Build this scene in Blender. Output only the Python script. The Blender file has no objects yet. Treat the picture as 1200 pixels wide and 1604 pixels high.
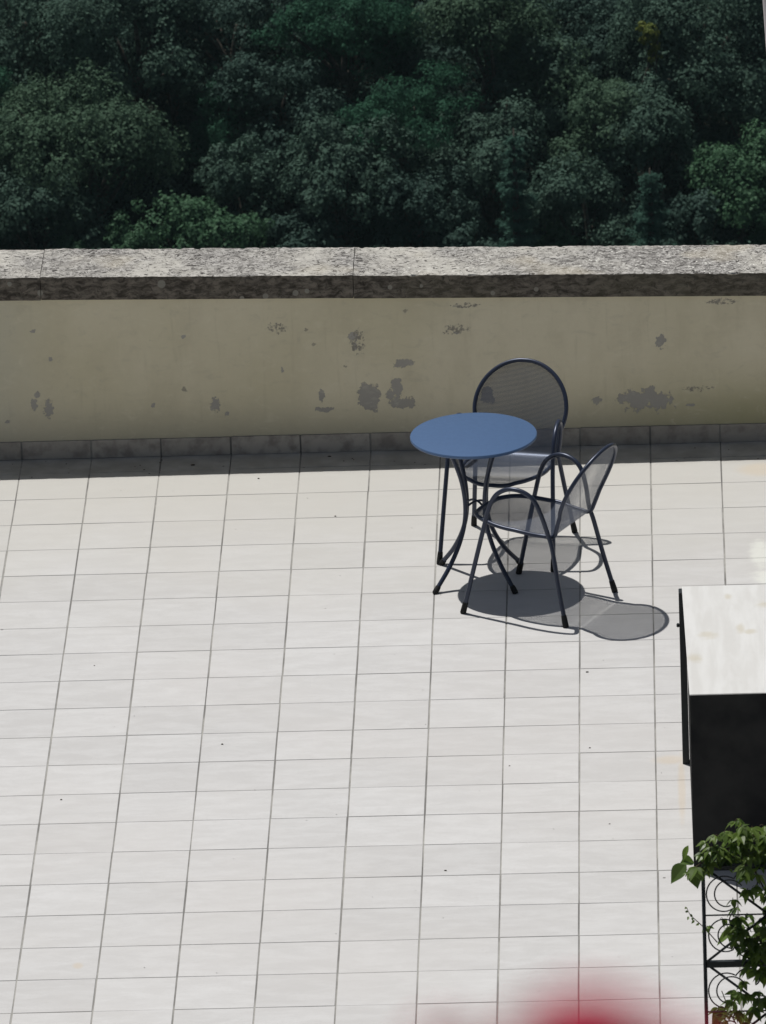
import bpy, math, random
import numpy as np
from mathutils import Vector, Matrix, noise as mnoise

# ------------------------------------------------------------------ camera, sky, sun, exposure
sc = bpy.context.scene
COL = sc.collection
CAM = np.array([2.5775, -43.3157, 16.1511])          # camera stands high above the terrace
YAW, PITCH, ROLL = -3.39312076e-02, 3.61697799e-01, -3.68129501e-02
FPX = 14526.65                                       # focal length in photo pixels (1604 px high)

def cam_axes():
    cy, sy = math.cos(YAW), math.sin(YAW); cp, sp = math.cos(PITCH), math.sin(PITCH)
    f = np.array([sy*cp, cy*cp, -sp]); r = np.array([cy, -sy, 0.0]); u = np.cross(r, f)
    return r*math.cos(ROLL)+u*math.sin(ROLL), -r*math.sin(ROLL)+u*math.cos(ROLL), f
AX_R, AX_U, AX_F = cam_axes()
cd = bpy.data.cameras.new('camera'); cam = bpy.data.objects.new('camera', cd); COL.objects.link(cam)
M = Matrix([[AX_R[i], AX_U[i], -AX_F[i], CAM[i]] for i in range(3)] + [[0, 0, 0, 1]])
cam.matrix_world = M
cd.sensor_fit = 'VERTICAL'; cd.sensor_height = 24.0; cd.lens = FPX/1604*24.0
cd.clip_start = 0.05; cd.clip_end = 6000
cd.dof.use_dof = True; cd.dof.focus_distance = 45.3; cd.dof.aperture_fstop = cd.lens/10.0
sc.camera = cam

SUN_H = np.array([-0.2846, 0.282, 1.0]); SUN_H /= np.linalg.norm(SUN_H)     # towards the sun
w = bpy.data.worlds.new('World'); sc.world = w; w.use_nodes = True
nt = w.node_tree; bg = nt.nodes['Background']
sky = nt.nodes.new('ShaderNodeTexSky'); sky.sky_type = 'NISHITA'; sky.sun_disc = False
sky.sun_elevation = math.asin(SUN_H[2]); sky.sun_rotation = math.atan2(SUN_H[0], SUN_H[1])
hs = nt.nodes.new('ShaderNodeHueSaturation'); hs.inputs['Saturation'].default_value = 0.6
nt.links.new(sky.outputs[0], hs.inputs['Color']); nt.links.new(hs.outputs[0], bg.inputs[0]); bg.inputs[1].default_value = 0.045
sl = bpy.data.lights.new('sun', 'SUN'); sun = bpy.data.objects.new('sun', sl); COL.objects.link(sun)
sl.energy = 3.95; sl.angle = math.radians(0.5); sl.color = (1.0, 0.98, 0.95)
sun.rotation_euler = Vector(SUN_H).to_track_quat('Z', 'Y').to_euler()
sun.location = (0, 0, 30)
sc.view_settings.view_transform = 'Standard'; sc.view_settings.look = 'None'
sc.view_settings.gamma = 1; sc.view_settings.exposure = 0.0

def ray(x, y): return AX_F + AX_R*(x-600)/FPX - AX_U*(y-802)/FPX
def onz(x, y, z=0.0):
    d = ray(x, y); return CAM + d*(z-CAM[2])/d[2]
def ony(x, y, Y):
    d = ray(x, y); return CAM + d*(Y-CAM[1])/d[1]

rng = random.Random(7)
# ------------------------------------------------------------------ material helpers
class MT:
    def __init__(s, name, rough=0.8, spec=0.3, metal=0.0):
        s.m = bpy.data.materials.new(name); s.m.use_nodes = True
        s.t = s.m.node_tree; s.b = s.t.nodes['Principled BSDF']; s.out = s.t.nodes['Material Output']
        s.b.inputs['Roughness'].default_value = rough
        s.b.inputs['Specular IOR Level'].default_value = spec
        s.b.inputs['Metallic'].default_value = metal
    def n(s, typ, **kw):
        nd = s.t.nodes.new(typ)
        for k, v in kw.items(): setattr(nd, k, v)
        return nd
    def link(s, a, b): s.t.links.new(a, b)
    def coord(s, which='Object'):
        return s.n('ShaderNodeTexCoord').outputs[which]
    def mapping(s, vec, scale=(1, 1, 1), loc=(0, 0, 0), rot=(0, 0, 0)):
        m = s.n('ShaderNodeMapping'); s.link(vec, m.inputs[0])
        m.inputs['Scale'].default_value = scale; m.inputs['Location'].default_value = loc; m.inputs['Rotation'].default_value = rot
        return m.outputs[0]
    def noise(s, vec, scale, detail=4, rough=0.55, dist=0.0):
        n = s.n('ShaderNodeTexNoise'); s.link(vec, n.inputs['Vector'])
        n.inputs['Scale'].default_value = scale; n.inputs['Detail'].default_value = detail
        n.inputs['Roughness'].default_value = rough; n.inputs['Distortion'].default_value = dist
        return n.outputs[0]
    def voro(s, vec, scale, feature='F1', out='Distance'):
        n = s.n('ShaderNodeTexVoronoi', feature=feature); s.link(vec, n.inputs['Vector']); n.inputs['Scale'].default_value = scale
        return n.outputs[out]
    def val(s, x):
        if hasattr(x, 'is_output'): return x
        v = s.n('ShaderNodeValue'); v.outputs[0].default_value = x; return v.outputs[0]
    def math(s, op, a, b=0.0, c=None, clamp=False):
        n = s.n('ShaderNodeMath', operation=op); n.use_clamp = clamp
        for i, q in enumerate([a, b] + ([c] if c is not None else [])):
            if hasattr(q, 'is_output'): s.link(q, n.inputs[i])
            else: n.inputs[i].default_value = q
        return n.outputs[0]
    def ramp(s, v, lo, hi, smooth=True):
        n = s.n('ShaderNodeMapRange'); n.interpolation_type = 'SMOOTHSTEP' if smooth else 'LINEAR'
        s.link(v, n.inputs[0]); n.inputs[1].default_value = lo; n.inputs[2].default_value = hi
        return n.outputs[0]
    def mix(s, f, a, b, mode='MIX'):
        n = s.n('ShaderNodeMix', data_type='RGBA', blend_type=mode)
        if hasattr(f, 'is_output'): s.link(f, n.inputs[0])
        else: n.inputs[0].default_value = f
        for i, q in ((6, a), (7, b)):
            if hasattr(q, 'is_output'): s.link(q, n.inputs[i])
            else: n.inputs[i].default_value = (*q, 1)
        return n.outputs[2]
    def color(s, c):
        if hasattr(c, 'is_output'): s.link(c, s.b.inputs['Base Color'])
        else: s.b.inputs['Base Color'].default_value = (*c, 1)
    def bump(s, h, strength=0.3, dist=0.01):
        n = s.n('ShaderNodeBump'); n.inputs['Strength'].default_value = strength; n.inputs['Distance'].default_value = dist
        s.link(h, n.inputs['Height']); s.link(n.outputs[0], s.b.inputs['Normal'])
    def patches(s, vec, items, axes=(0, 1), warp=0.35, wscale=30, soft=0.15):
        """0..1 mask of irregular blotches; items = (u, v, ru, rv)"""
        sep = s.n('ShaderNodeSeparateXYZ'); s.link(vec, sep.inputs[0])
        U, V = sep.outputs[axes[0]], sep.outputs[axes[1]]
        acc = None
        for (u, v, ru, rv) in items:
            a = s.math('MULTIPLY', s.math('SUBTRACT', U, u), 1/ru); b = s.math('MULTIPLY', s.math('SUBTRACT', V, v), 1/rv)
            d = s.math('SUBTRACT', 1.0, s.math('SQRT', s.math('ADD', s.math('MULTIPLY', a, a), s.math('MULTIPLY', b, b))))
            acc = d if acc is None else s.math('MAXIMUM', acc, d)
        nz = s.noise(vec, wscale, 5, 0.65)
        f = s.math('ADD', acc, s.math('MULTIPLY', s.math('SUBTRACT', nz, 0.5), warp*6))
        acc_pos = s.ramp(acc, -0.5, 0.0)
        return s.math('MULTIPLY', s.ramp(f, 0.25-soft, 0.25+soft), acc_pos)

# ------------------------------------------------------------------ materials
def mat_tile():
    k = MT('ceramic_floor_tile', 0.62, 0.25); v = k.coord()
    isl = k.n('ShaderNodeNewGeometry').outputs['Random Per Island']
    base = k.mix(isl, (0.495, 0.488, 0.478), (0.56, 0.553, 0.542))
    off = k.n('ShaderNodeVectorMath', operation='ADD'); k.link(v, off.inputs[0]); cmb = k.n('ShaderNodeCombineXYZ'); k.link(k.math('MULTIPLY', isl, 40.0), cmb.inputs[2]); k.link(cmb.outputs[0], off.inputs[1])
    streak = k.noise(k.mapping(off.outputs[0], (1.5, 4.2, 1)), 3.2, 7, 0.66, 0.4)
    fine = k.noise(k.mapping(v, (1, 2.2, 1)), 55, 4, 0.6)
    big = k.noise(v, 0.7, 3)
    c = k.mix(k.ramp(streak, 0.36, 0.68), k.mix(0.32, base, (0.45, 0.435, 0.42)), k.mix(0.3, base, (0.61, 0.60, 0.59)))
    c = k.mix(k.math('MULTIPLY', k.ramp(fine, 0.52, 0.72), 0.35), c, (0.42, 0.41, 0.385))
    c = k.mix(k.math('MULTIPLY', k.ramp(big, 0.35, 0.75), 0.35), c, (0.53, 0.505, 0.48))
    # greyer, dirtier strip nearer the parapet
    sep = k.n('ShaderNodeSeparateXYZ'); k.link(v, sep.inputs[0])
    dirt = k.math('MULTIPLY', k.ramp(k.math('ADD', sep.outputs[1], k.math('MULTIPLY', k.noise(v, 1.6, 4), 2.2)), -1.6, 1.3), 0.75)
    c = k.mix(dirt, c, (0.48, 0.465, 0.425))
    sp = []
    for (x, y, rx, ry) in [(1050, 1190, 30, 8), (1195, 735, 48, 14), (122, 1513, 9, 5), (1068, 1235, 7, 60)]:
        p = onz(x, y); sp.append((p[0], p[1], rx/320, ry/120))
    m = k.patches(v, sp, warp=0.10, wscale=9, soft=0.35)
    c = k.mix(k.math('MULTIPLY', m, 0.28), c, (0.56, 0.42, 0.24))
    sp = []
    for (x, y, rx, ry) in [(1192, 868, 20, 26), (1200, 905, 26, 14)]:
        p = onz(x, y); sp.append((p[0], p[1], rx/320, ry/120))
    m = k.patches(v, sp, warp=0.30, wscale=12, soft=0.4)
    c = k.mix(k.math('MULTIPLY', m, 0.55), c, (0.70, 0.71, 0.64))
    c = k.mix(k.math('MULTIPLY', k.ramp(sep.outputs[1], -0.12, 0.03), k.math('MULTIPLY', k.ramp(k.noise(v, 7, 4), 0.2, 0.7), 0.85)), c, (0.31, 0.295, 0.265))  # grime by the wall, also deepening the parapet's shadow strip in the tile colour
    # dark specks of grit
    vd = k.voro(v, 3.1); vc = k.voro(v, 3.1, out='Color')
    sepc = k.n('ShaderNodeSeparateXYZ'); k.link(vc, sepc.inputs[0])
    speck = k.math('MULTIPLY', k.math('LESS_THAN', vd, 0.022), k.math('GREATER_THAN', sepc.outputs[0], 0.55))
    c = k.mix(k.math('MULTIPLY', speck, 0.8), c, (0.09, 0.08, 0.07))
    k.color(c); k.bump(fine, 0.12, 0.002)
    return k.m
def mat_grout():
    k = MT('dirty_grout', 0.95, 0.1); v = k.coord()
    n = k.noise(v, 1.7, 4, 0.6); n2 = k.noise(v, 30, 3)
    c = k.mix(k.ramp(n, 0.35, 0.65), (0.20, 0.195, 0.185), (0.42, 0.41, 0.38))
    c = k.mix(k.math('MULTIPLY', n2, 0.5), c, (0.08, 0.075, 0.07))
    k.color(c); return k.m
def mat_skirting():
    k = MT('skirting_tile', 0.6, 0.3); v = k.coord()
    isl = k.n('ShaderNodeNewGeometry').outputs['Random Per Island']
    c = k.mix(isl, (0.35, 0.32, 0.28), (0.44, 0.405, 0.36))
    c = k.mix(k.ramp(k.noise(v, 14, 5), 0.4, 0.7), c, (0.25, 0.225, 0.20)); k.color(c); return k.m
def mat_plaster():
    k = MT('peeling_cream_plaster', 0.9, 0.15); v = k.coord()
    big = k.noise(v, 1.1, 4); mid = k.noise(k.mapping(v, (1, 1, 0.45)), 5, 5, 0.6); fine = k.noise(v, 60, 4)
    c = k.mix(k.ramp(big, 0.3, 0.7), (0.615, 0.56, 0.395), (0.695, 0.635, 0.475))
    c = k.mix(k.math('MULTIPLY', k.ramp(mid, 0.45, 0.75), 0.4), c, (0.50, 0.45, 0.32))
    c = k.mix(k.math('MULTIPLY', fine, 0.15), c, (0.46, 0.42, 0.31))
    drip = k.noise(k.mapping(v, (9, 9, 0.8)), 3, 4, 0.6)
    c = k.mix(k.math('MULTIPLY', k.ramp(drip, 0.56, 0.75), 0.25), c, (0.42, 0.38, 0.26))
    # damp grey left end and mossy lower right, soft shade at the foot put into the colour
    sep = k.n('ShaderNodeSeparateXYZ'); k.link(v, sep.inputs[0])
    lx = k.math('ADD', sep.outputs[0], k.math('MULTIPLY', mid, 0.5))
    c = k.mix(k.math('MULTIPLY', k.ramp(lx, -0.1, -0.75), 0.45), c, (0.46, 0.46, 0.40))
    low = k.math('ADD', sep.outputs[2], k.math('MULTIPLY', big, 0.18))
    c = k.mix(k.math('MULTIPLY', k.ramp(low, 0.42, 0.12), 0.7), c, (0.44, 0.41, 0.31))
    rx = k.math('MULTIPLY', k.ramp(lx, 2.2, 3.4), k.ramp(low, 0.6, 0.2))
    c = k.mix(k.math('MULTIPLY', rx, 0.6), c, (0.36, 0.34, 0.17))
    P = []
    for (x, y, a, b) in [(578, 620, 19, 24), (622, 606, 10, 14), (632, 570, 17, 9), (630, 630, 26, 11), (612, 618, 9, 9), (553, 528, 8, 9), (556, 543, 4, 7),
                         (1035, 534, 9, 13), (1000, 626, 32, 19), (1032, 628, 26, 17), (1020, 617, 16, 12), (935, 627, 9, 7), (54, 634, 6, 12), (76, 640, 9, 16),
                         (58, 618, 5, 6), (337, 634, 9, 13), (504, 619, 6, 10), (510, 641, 15, 5), (287, 527, 5, 4), (763, 620, 12, 16),
                         (52, 519, 5, 4), (715, 521, 5, 3), (1080, 634, 10, 3), (240, 635, 4, 4), (355, 648, 5, 4), (12, 661, 5, 3), (80, 563, 4, 4), (442, 580, 3, 5)]:
        p = ony(x, y, 0.2222); P.append((p[0], p[2], a*1.12/316, b*1.12/297))
    big_ = [q for q in P if q[2] > .035]; sml = [(q[0], q[1], q[2]*.95, q[3]*.95) for q in P if q[2] <= .035]
    m = k.math('MAXIMUM', k.patches(v, big_, axes=(0, 2), warp=0.42, wscale=26, soft=0.05), k.patches(v, sml, axes=(0, 2), warp=0.40, wscale=62, soft=0.05))
    c = k.mix(m, c, k.mix(mid, (0.31, 0.295, 0.265), (0.41, 0.39, 0.35)))
    # pale flaking spots and hair cracks
    P2 = []
    for (x, y, a, b) in [(435, 514, 20, 10), (1092, 609, 30, 6), (715, 516, 26, 10), (730, 478, 30, 5), (560, 535, 14, 24), (1130, 472, 30, 6)]:
        p = ony(x, y, 0.2222); P2.append((p[0], p[2], a/316, b/297))
    m2 = k.patches(v, P2, axes=(0, 2), warp=0.3, wscale=70, soft=0.03)
    c = k.mix(k.math('MULTIPLY', m2, k.ramp(fine, 0.4, 0.6)), c, (0.27, 0.25, 0.21))
    vd = k.voro(v, 6.3); vc = k.voro(v, 6.3, out='Color'); sp = k.n('ShaderNodeSeparateXYZ'); k.link(vc, sp.inputs[0])
    speck = k.math('MULTIPLY', k.ramp(k.math('ADD', vd, k.math('MULTIPLY', k.math('SUBTRACT', k.noise(v, 45, 3, 0.7), 0.5), 0.30)), 0.075, 0.055), k.math('GREATER_THAN', sp.outputs[0], 0.72))
    c = k.mix(k.math('MULTIPLY', speck, 0.75), c, (0.26, 0.24, 0.20))
    tiny = k.noise(v, 95, 3, 0.7); where = k.noise(v, 2.6, 3)
    c = k.mix(k.math('MULTIPLY', k.math('MULTIPLY', k.ramp(tiny, 0.70, 0.76), k.ramp(where, 0.46, 0.62)), 0.7), c, (0.27, 0.25, 0.21))
    smear = k.noise(k.mapping(v, (2.5, 1, 5)), 4, 6, 0.7, 0.8)
    c = k.mix(k.math('MULTIPLY', k.ramp(smear, 0.52, 0.72), 0.22), c, (0.36, 0.34, 0.27))
    c = k.mix(k.math('MULTIPLY', k.ramp(smear, 0.46, 0.30), 0.25), c, (0.74, 0.69, 0.54))
    k.color(c)
    h = k.math('SUBTRACT', k.math('ADD', k.math('MULTIPLY', fine, 0.2), k.math('MULTIPLY', mid, 0.5)), m)
    k.bump(h, 0.5, 0.006); return k.m
def mat_coping(front):
    k = MT('dark_coping_stone' if front else 'lichened_travertine_coping', 0.95, 0.1); v = k.coord()  # darker, streakier stone colour for every face but the top
    wv = k.n('ShaderNodeVectorMath', operation='ADD'); k.link(v, wv.inputs[0])
    nn = k.n('ShaderNodeTexNoise'); nn.inputs['Scale'].default_value = 14; k.link(v, nn.inputs['Vector'])
    sc_ = k.n('ShaderNodeVectorMath', operation='SCALE'); k.link(nn.outputs['Color'], sc_.inputs[0]); sc_.inputs['Scale'].default_value = 0.06
    k.link(sc_.outputs[0], wv.inputs[1]); v2 = wv.outputs[0]
    a = k.noise(v2, 26, 5, 0.65); b = k.noise(v2, 60, 4, 0.7); g = k.noise(v, 1.4, 3); vd = k.voro(v2, 34)
    if not front:
        z1 = k.noise(v, 1.9, 4, 0.6, 0.3)                        # grey lichened stretches against bare cream ones
        cream = k.mix(a, (0.42, 0.40, 0.35), (0.57, 0.55, 0.50)); grey = k.mix(k.ramp(a, 0.35, 0.62), (0.19, 0.182, 0.172), (0.44, 0.425, 0.40))
        zone = k.math('ADD', k.math('MULTIPLY', k.ramp(z1, 0.36, 0.60), 0.75), 0.2); c = k.mix(zone, cream, grey)
        fl_ = k.noise(k.mapping(v2, (0.8, 1.25, 1)), 48, 4, 0.72, 0.7); thr = k.math('SUBTRACT', 0.585, k.math('MULTIPLY', zone, 0.045))
        c = k.mix(k.math('MULTIPLY', k.ramp(k.math('SUBTRACT', fl_, thr), -0.008, 0.022), 0.95), c, (0.055, 0.05, 0.047))
        c = k.mix(k.math('MULTIPLY', k.ramp(k.math('ABSOLUTE', k.math('SUBTRACT', k.noise(v2, 19, 5, 0.7), 0.5)), 0.018, 0.004), k.ramp(z1, 0.36, 0.5)), c, (0.08, 0.074, 0.068))
        c = k.mix(k.math('MULTIPLY', k.ramp(vd, 0.24, 0.14), k.ramp(g, 0.40, 0.58)), c, (0.66, 0.65, 0.60))
        c = k.mix(k.math('MULTIPLY', k.ramp(k.noise(v, 2.3, 2), 0.55, 0.7), 0.3), c, (0.58, 0.52, 0.40))
        k.color(c); k.bump(k.math('ADD', a, k.math('MULTIPLY', b, 0.6)), 0.8, 0.012)
    else:
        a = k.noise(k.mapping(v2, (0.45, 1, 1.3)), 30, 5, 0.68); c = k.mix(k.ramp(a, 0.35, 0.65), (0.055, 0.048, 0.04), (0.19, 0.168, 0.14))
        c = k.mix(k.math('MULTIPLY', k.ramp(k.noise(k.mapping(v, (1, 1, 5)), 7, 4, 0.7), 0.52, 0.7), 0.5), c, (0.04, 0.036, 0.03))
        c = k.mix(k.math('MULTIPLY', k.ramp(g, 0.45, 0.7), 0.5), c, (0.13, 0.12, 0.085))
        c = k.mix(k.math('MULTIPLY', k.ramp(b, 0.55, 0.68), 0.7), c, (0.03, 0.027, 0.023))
        P = []
        for (x, y, r) in [(63, 459, 5), (15, 445, 4), (463, 459, 5), (611, 450, 4), (772, 459, 4), (840, 453, 4), (379, 467, 4), (416, 464, 5), (253, 445, 7), (481, 456, 4), (660, 448, 3)]:
            p = ony(x, y, 0.2022); P.append((p[0], p[2], r*1.2/316, r*1.2/297))
        m = k.patches(v, P, axes=(0, 2), warp=0.04, wscale=60, soft=0.12)
        c = k.mix(k.math('MULTIPLY', m, 0.85), c, (0.26, 0.25, 0.215))
        k.color(c); k.bump(a, 0.8, 0.01)
    return k.m
def mat_paint(name, col, rough=0.35, metal=0.5, spec=0.5):
    k = MT(name, rough, spec, metal); v = k.coord()
    n = k.noise(v, 45, 4); k.color(k.mix(k.ramp(n, 0.3, 0.75), col, tuple(q*0.93 for q in col)))
    k.link(k.math('ADD', k.math('MULTIPLY', n, 0.08), rough-0.04), k.b.inputs['Roughness'])
    return k.m
def mat_mesh():
    """perforated steel sheet: real holes, one every 9 mm, cut by a UV pattern laid out in metres"""
    k = MT('perforated_steel_sheet', 0.42, 0.5, 0.5); uv = k.coord('UV')
    k.color((0.088, 0.105, 0.145))
    sep = k.n('ShaderNodeSeparateXYZ'); k.link(uv, sep.inputs[0])
    P = math.pi*2/0.0092
    a = k.math('SINE', k.math('MULTIPLY', sep.outputs[0], P)); b = k.math('SINE', k.math('MULTIPLY', sep.outputs[1], P*0.75))
    c = k.math('MULTIPLY', a, b)                                  # chequer of holes
    hole = k.math('GREATER_THAN', k.math('ABSOLUTE', c), 0.315)
    tr = k.n('ShaderNodeBsdfTransparent'); mx = k.n('ShaderNodeMixShader')
    k.link(hole, mx.inputs[0]); k.link(k.b.outputs[0], mx.inputs[1]); k.link(tr.outputs[0], mx.inputs[2]); k.link(mx.outputs[0], k.out.inputs[0])
    return k.m
def mat_simple(name, c1, c2, scale=20, rough=0.8, spec=0.2, bump=0.0):
    k = MT(name, rough, spec); v = k.coord(); n = k.noise(v, scale, 5, 0.6)
    k.color(k.mix(k.ramp(n, 0.3, 0.7), c1, c2))
    if bump: k.bump(n, bump, 0.01)
    return k.m
def mat_marble():
    k = MT('pale_marble_slab', 0.5, 0.35); v = k.coord()
    n = k.noise(k.mapping(v, (11, 1.6, 1)), 1.3, 5, 0.6, 0.4); f = k.noise(v, 30, 4)
    c = k.mix(k.ramp(n, 0.35, 0.65), (0.585, 0.575, 0.55), (0.655, 0.65, 0.63))
    c = k.mix(k.math('MULTIPLY', k.ramp(n, 0.62, 0.8), 0.35), c, (0.54, 0.53, 0.50))
    c = k.mix(k.math('MULTIPLY', f, 0.15), c, (0.45, 0.43, 0.38))
    P = []
    for (x, y, a, b) in [(1088, 1031, 12, 7), (1196, 946, 12, 6), (1175, 989, 10, 4), (1108, 995, 14, 6), (1160, 985, 7, 8), (1140, 935, 6, 5)]:
        p = onz(x, y, 0.85); P.append((p[0], p[1], a/320, b/120))
    m = k.patches(v, P, warp=0.35, wscale=14, soft=0.6)
    c = k.mix(k.math('MULTIPLY', m, 0.45), c, (0.46, 0.40, 0.27)); k.color(c); return k.m
def mat_leaf(name, c1, c2, scale=1.2, trans=0.25, rough=0.55, spec=0.3, third=None):
    k = MT(name, rough, spec)
    isl = k.n('ShaderNodeNewGeometry').outputs['Random Per Island']
    c = k.mix(isl, c1, c2); n = k.noise(k.coord(), scale, 3)
    c = k.mix(k.math('MULTIPLY', k.ramp(n, 0.4, 0.7), 0.5), c, third or tuple(q*0.65 for q in c1))
    k.color(c)
    tb = k.n('ShaderNodeBsdfTranslucent'); k.link(c, tb.inputs[0]); mx = k.n('ShaderNodeMixShader'); mx.inputs[0].default_value = trans
    k.link(k.b.outputs[0], mx.inputs[1]); k.link(tb.outputs[0], mx.inputs[2]); k.link(mx.outputs[0], k.out.inputs[0])
    return k.m

MA = dict(
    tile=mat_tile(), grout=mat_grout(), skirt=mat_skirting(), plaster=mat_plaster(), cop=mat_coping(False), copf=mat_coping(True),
    frame=mat_paint('dark_blue_grey_paint', (0.026, 0.035, 0.062), 0.36, 0.3),
    top=mat_paint('slate_blue_tabletop_paint', (0.068, 0.131, 0.257), 0.40, 0.25),
    mesh=mat_mesh(), rubber=mat_simple('black_rubber', (0.012,)*3, (0.02,)*3, 60, 0.7),
    black=mat_simple('black_painted_render', (0.013, 0.013, 0.014), (0.028, 0.028, 0.027), 5, 0.9, 0.1, 0.1),
    marble=mat_marble(), iron=mat_paint('dark_wrought_iron', (0.022, 0.026, 0.028), 0.5, 0.4),
    bark=mat_simple('tree_bark', (0.05, 0.042, 0.034), (0.11, 0.10, 0.085), 6, 0.95, 0.1),
    soil=mat_simple('shaded_forest_soil', (0.008, 0.010, 0.008), (0.014, 0.015, 0.011), 0.3, 0.98, 0.05),
    white=mat_simple('pale_plaster', (0.62, 0.58, 0.58), (0.68, 0.64, 0.64), 3, 0.9, 0.1),
    stone=mat_simple('balcony_stone', (0.36, 0.34, 0.30), (0.44, 0.42, 0.37), 8, 0.9, 0.2, 0.3),
    clay=mat_simple('terracotta', (0.32, 0.12, 0.06), (0.40, 0.17, 0.09), 12, 0.9, 0.2),
)

# ------------------------------------------------------------------ mesh helpers
def mk(name, verts, faces, mat, parent=None, smooth=False, uvs=None, mats=None, fmat=None, loc=(0, 0, 0)):
    me = bpy.data.meshes.new(name); me.from_pydata([tuple(map(float, q)) for q in verts], [], faces)
    for q in (mats or [mat]): me.materials.append(q)
    if fmat is not None: me.polygons.foreach_set('material_index', fmat)
    if smooth: me.polygons.foreach_set('use_smooth', [True]*len(me.polygons))
    if uvs is not None:
        l = me.uv_layers.new(name='UVMap')
        for lp in me.loops: l.data[lp.index].uv = uvs[lp.vertex_index]
    me.update()
    o = bpy.data.objects.new(name, me); COL.objects.link(o); o.location = loc
    if parent: o.parent = parent
    return o
def tag(o, label=None, cat=None, group=None, kind=None):
    for k_, v_ in (('label', label), ('category', cat), ('group', group), ('kind', kind)):
        if v_: o[k_] = v_
    return o
def empty(name, loc, rotz=0.0):
    o = bpy.data.objects.new(name, None); COL.objects.link(o); o.location = loc; o.rotation_euler = (0, 0, rotz)
    o.empty_display_size = 0.2; return o

class MB:
    def __init__(s): s.v = []; s.f = []; s.m = []
    def add(s, v, f, m=0):
        o = len(s.v); s.v += [tuple(q) for q in v]; s.f += [tuple(i+o for i in t) for t in f]; s.m += [m]*len(f)
    def box(s, x0, x1, y0, y1, z0, z1, m=0):
        v = [(x, y, z) for z in (z0, z1) for y in (y0, y1) for x in (x0, x1)]
        s.add(v, [(0, 2, 3, 1), (4, 5, 7, 6), (0, 1, 5, 4), (2, 6, 7, 3), (0, 4, 6, 2), (1, 3, 7, 5)], m)
    def bbox(s, x0, x1, y0, y1, z0, z1, b=0.003, m=0):
        """box with chamfered edges on the top and verticals"""
        def ring(e, z): return [(x0+e+b_, y0+e, z) if 0 else q for b_ in (0,) for q in
                                [(x0+e+b, y0+e, z), (x1-e-b, y0+e, z), (x1-e, y0+e+b, z), (x1-e, y1-e-b, z), (x1-e-b, y1-e, z), (x0+e+b, y1-e, z), (x0+e, y1-e-b, z), (x0+e, y0+e+b, z)]]
        R = [ring(0, z0), ring(0, z1-b), ring(b, z1)]
        v = sum(R, []); f = []
        for k_ in range(2):
            for i in range(8): j = (i+1) % 8; f.append((k_*8+i, k_*8+j, k_*8+8+j, k_*8+8+i))
        f.append(tuple(range(16, 24))); f.append(tuple(reversed(range(8))))
        s.add(v, f, m)
    def tube(s, pts, r, n=10, closed=False, cap=True, m=0):
        P = [Vector(p) for p in pts]; N = len(P)
        rr = r if isinstance(r, (list, tuple)) else [r]*N
        def tan(i):
            if closed: return (P[(i+1) % N]-P[i-1]).normalized()
            return (P[min(i+1, N-1)]-P[max(i-1, 0)]).normalized()
        t = tan(0); a = Vector((0, 0, 1)) if abs(t.z) < 0.9 else Vector((1, 0, 0))
        nrm = (a - t*a.dot(t)).normalized(); v = []; f = []
        for i in range(N):
            t = tan(i); nrm = (nrm - t*nrm.dot(t)).normalized(); bn = t.cross(nrm)
            for k_ in range(n):
                an = 2*math.pi*k_/n; v.append(P[i] + (nrm*math.cos(an)+bn*math.sin(an))*rr[i])
        for i in range(N if closed else N-1):
            j = (i+1) % N
            for k_ in range(n):
                q = (k_+1) % n; f.append((i*n+k_, i*n+q, j*n+q, j*n+k_))
        if cap and not closed:
            f.append(tuple(reversed(range(n)))); f.append(tuple((N-1)*n+k_ for k_ in range(n)))
        s.add(v, f, m)
    def lathe(s, prof, n=48, c=(0, 0), m=0):
        v = []; f = []
        for (r, z) in prof:
            for k_ in range(n): a = 2*math.pi*k_/n; v.append((c[0]+r*math.cos(a), c[1]+r*math.sin(a), z))
        for i in range(len(prof)-1):
            for k_ in range(n): q = (k_+1) % n; f.append((i*n+k_, i*n+q, (i+1)*n+q, (i+1)*n+k_))
        f.append(tuple(reversed(range(n)))); f.append(tuple((len(prof)-1)*n+k_ for k_ in range(n)))
        s.add(v, f, m)
    def build(s, name, mat, parent=None, smooth=False, mats=None, loc=(0, 0, 0)):
        return mk(name, s.v, s.f, mat, parent, smooth, mats=mats, fmat=s.m if mats else None, loc=loc)
def autosmooth(o, ang=35):
    me = o.data; me.polygons.foreach_set('use_smooth', [True]*len(me.polygons))
    try: me.set_sharp_from_angle(angle=math.radians(ang))
    except Exception: pass
    return o
def spline(P, n=8, closed=False):
    P = [Vector(p) for p in P]; out = []; N = len(P)
    for i in range(N if closed else N-1):
        g = lambda j: P[j % N] if closed else P[min(max(j, 0), N-1)]
        a, b, c, d = g(i-1), g(i), g(i+1), g(i+2)
        for k_ in range(n):
            t = k_/n; out.append(0.5*((2*b)+(c-a)*t+(2*a-5*b+4*c-d)*t*t+(3*b-a-3*c+d)*t**3))
    if not closed: out.append(P[-1])
    return out

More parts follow.
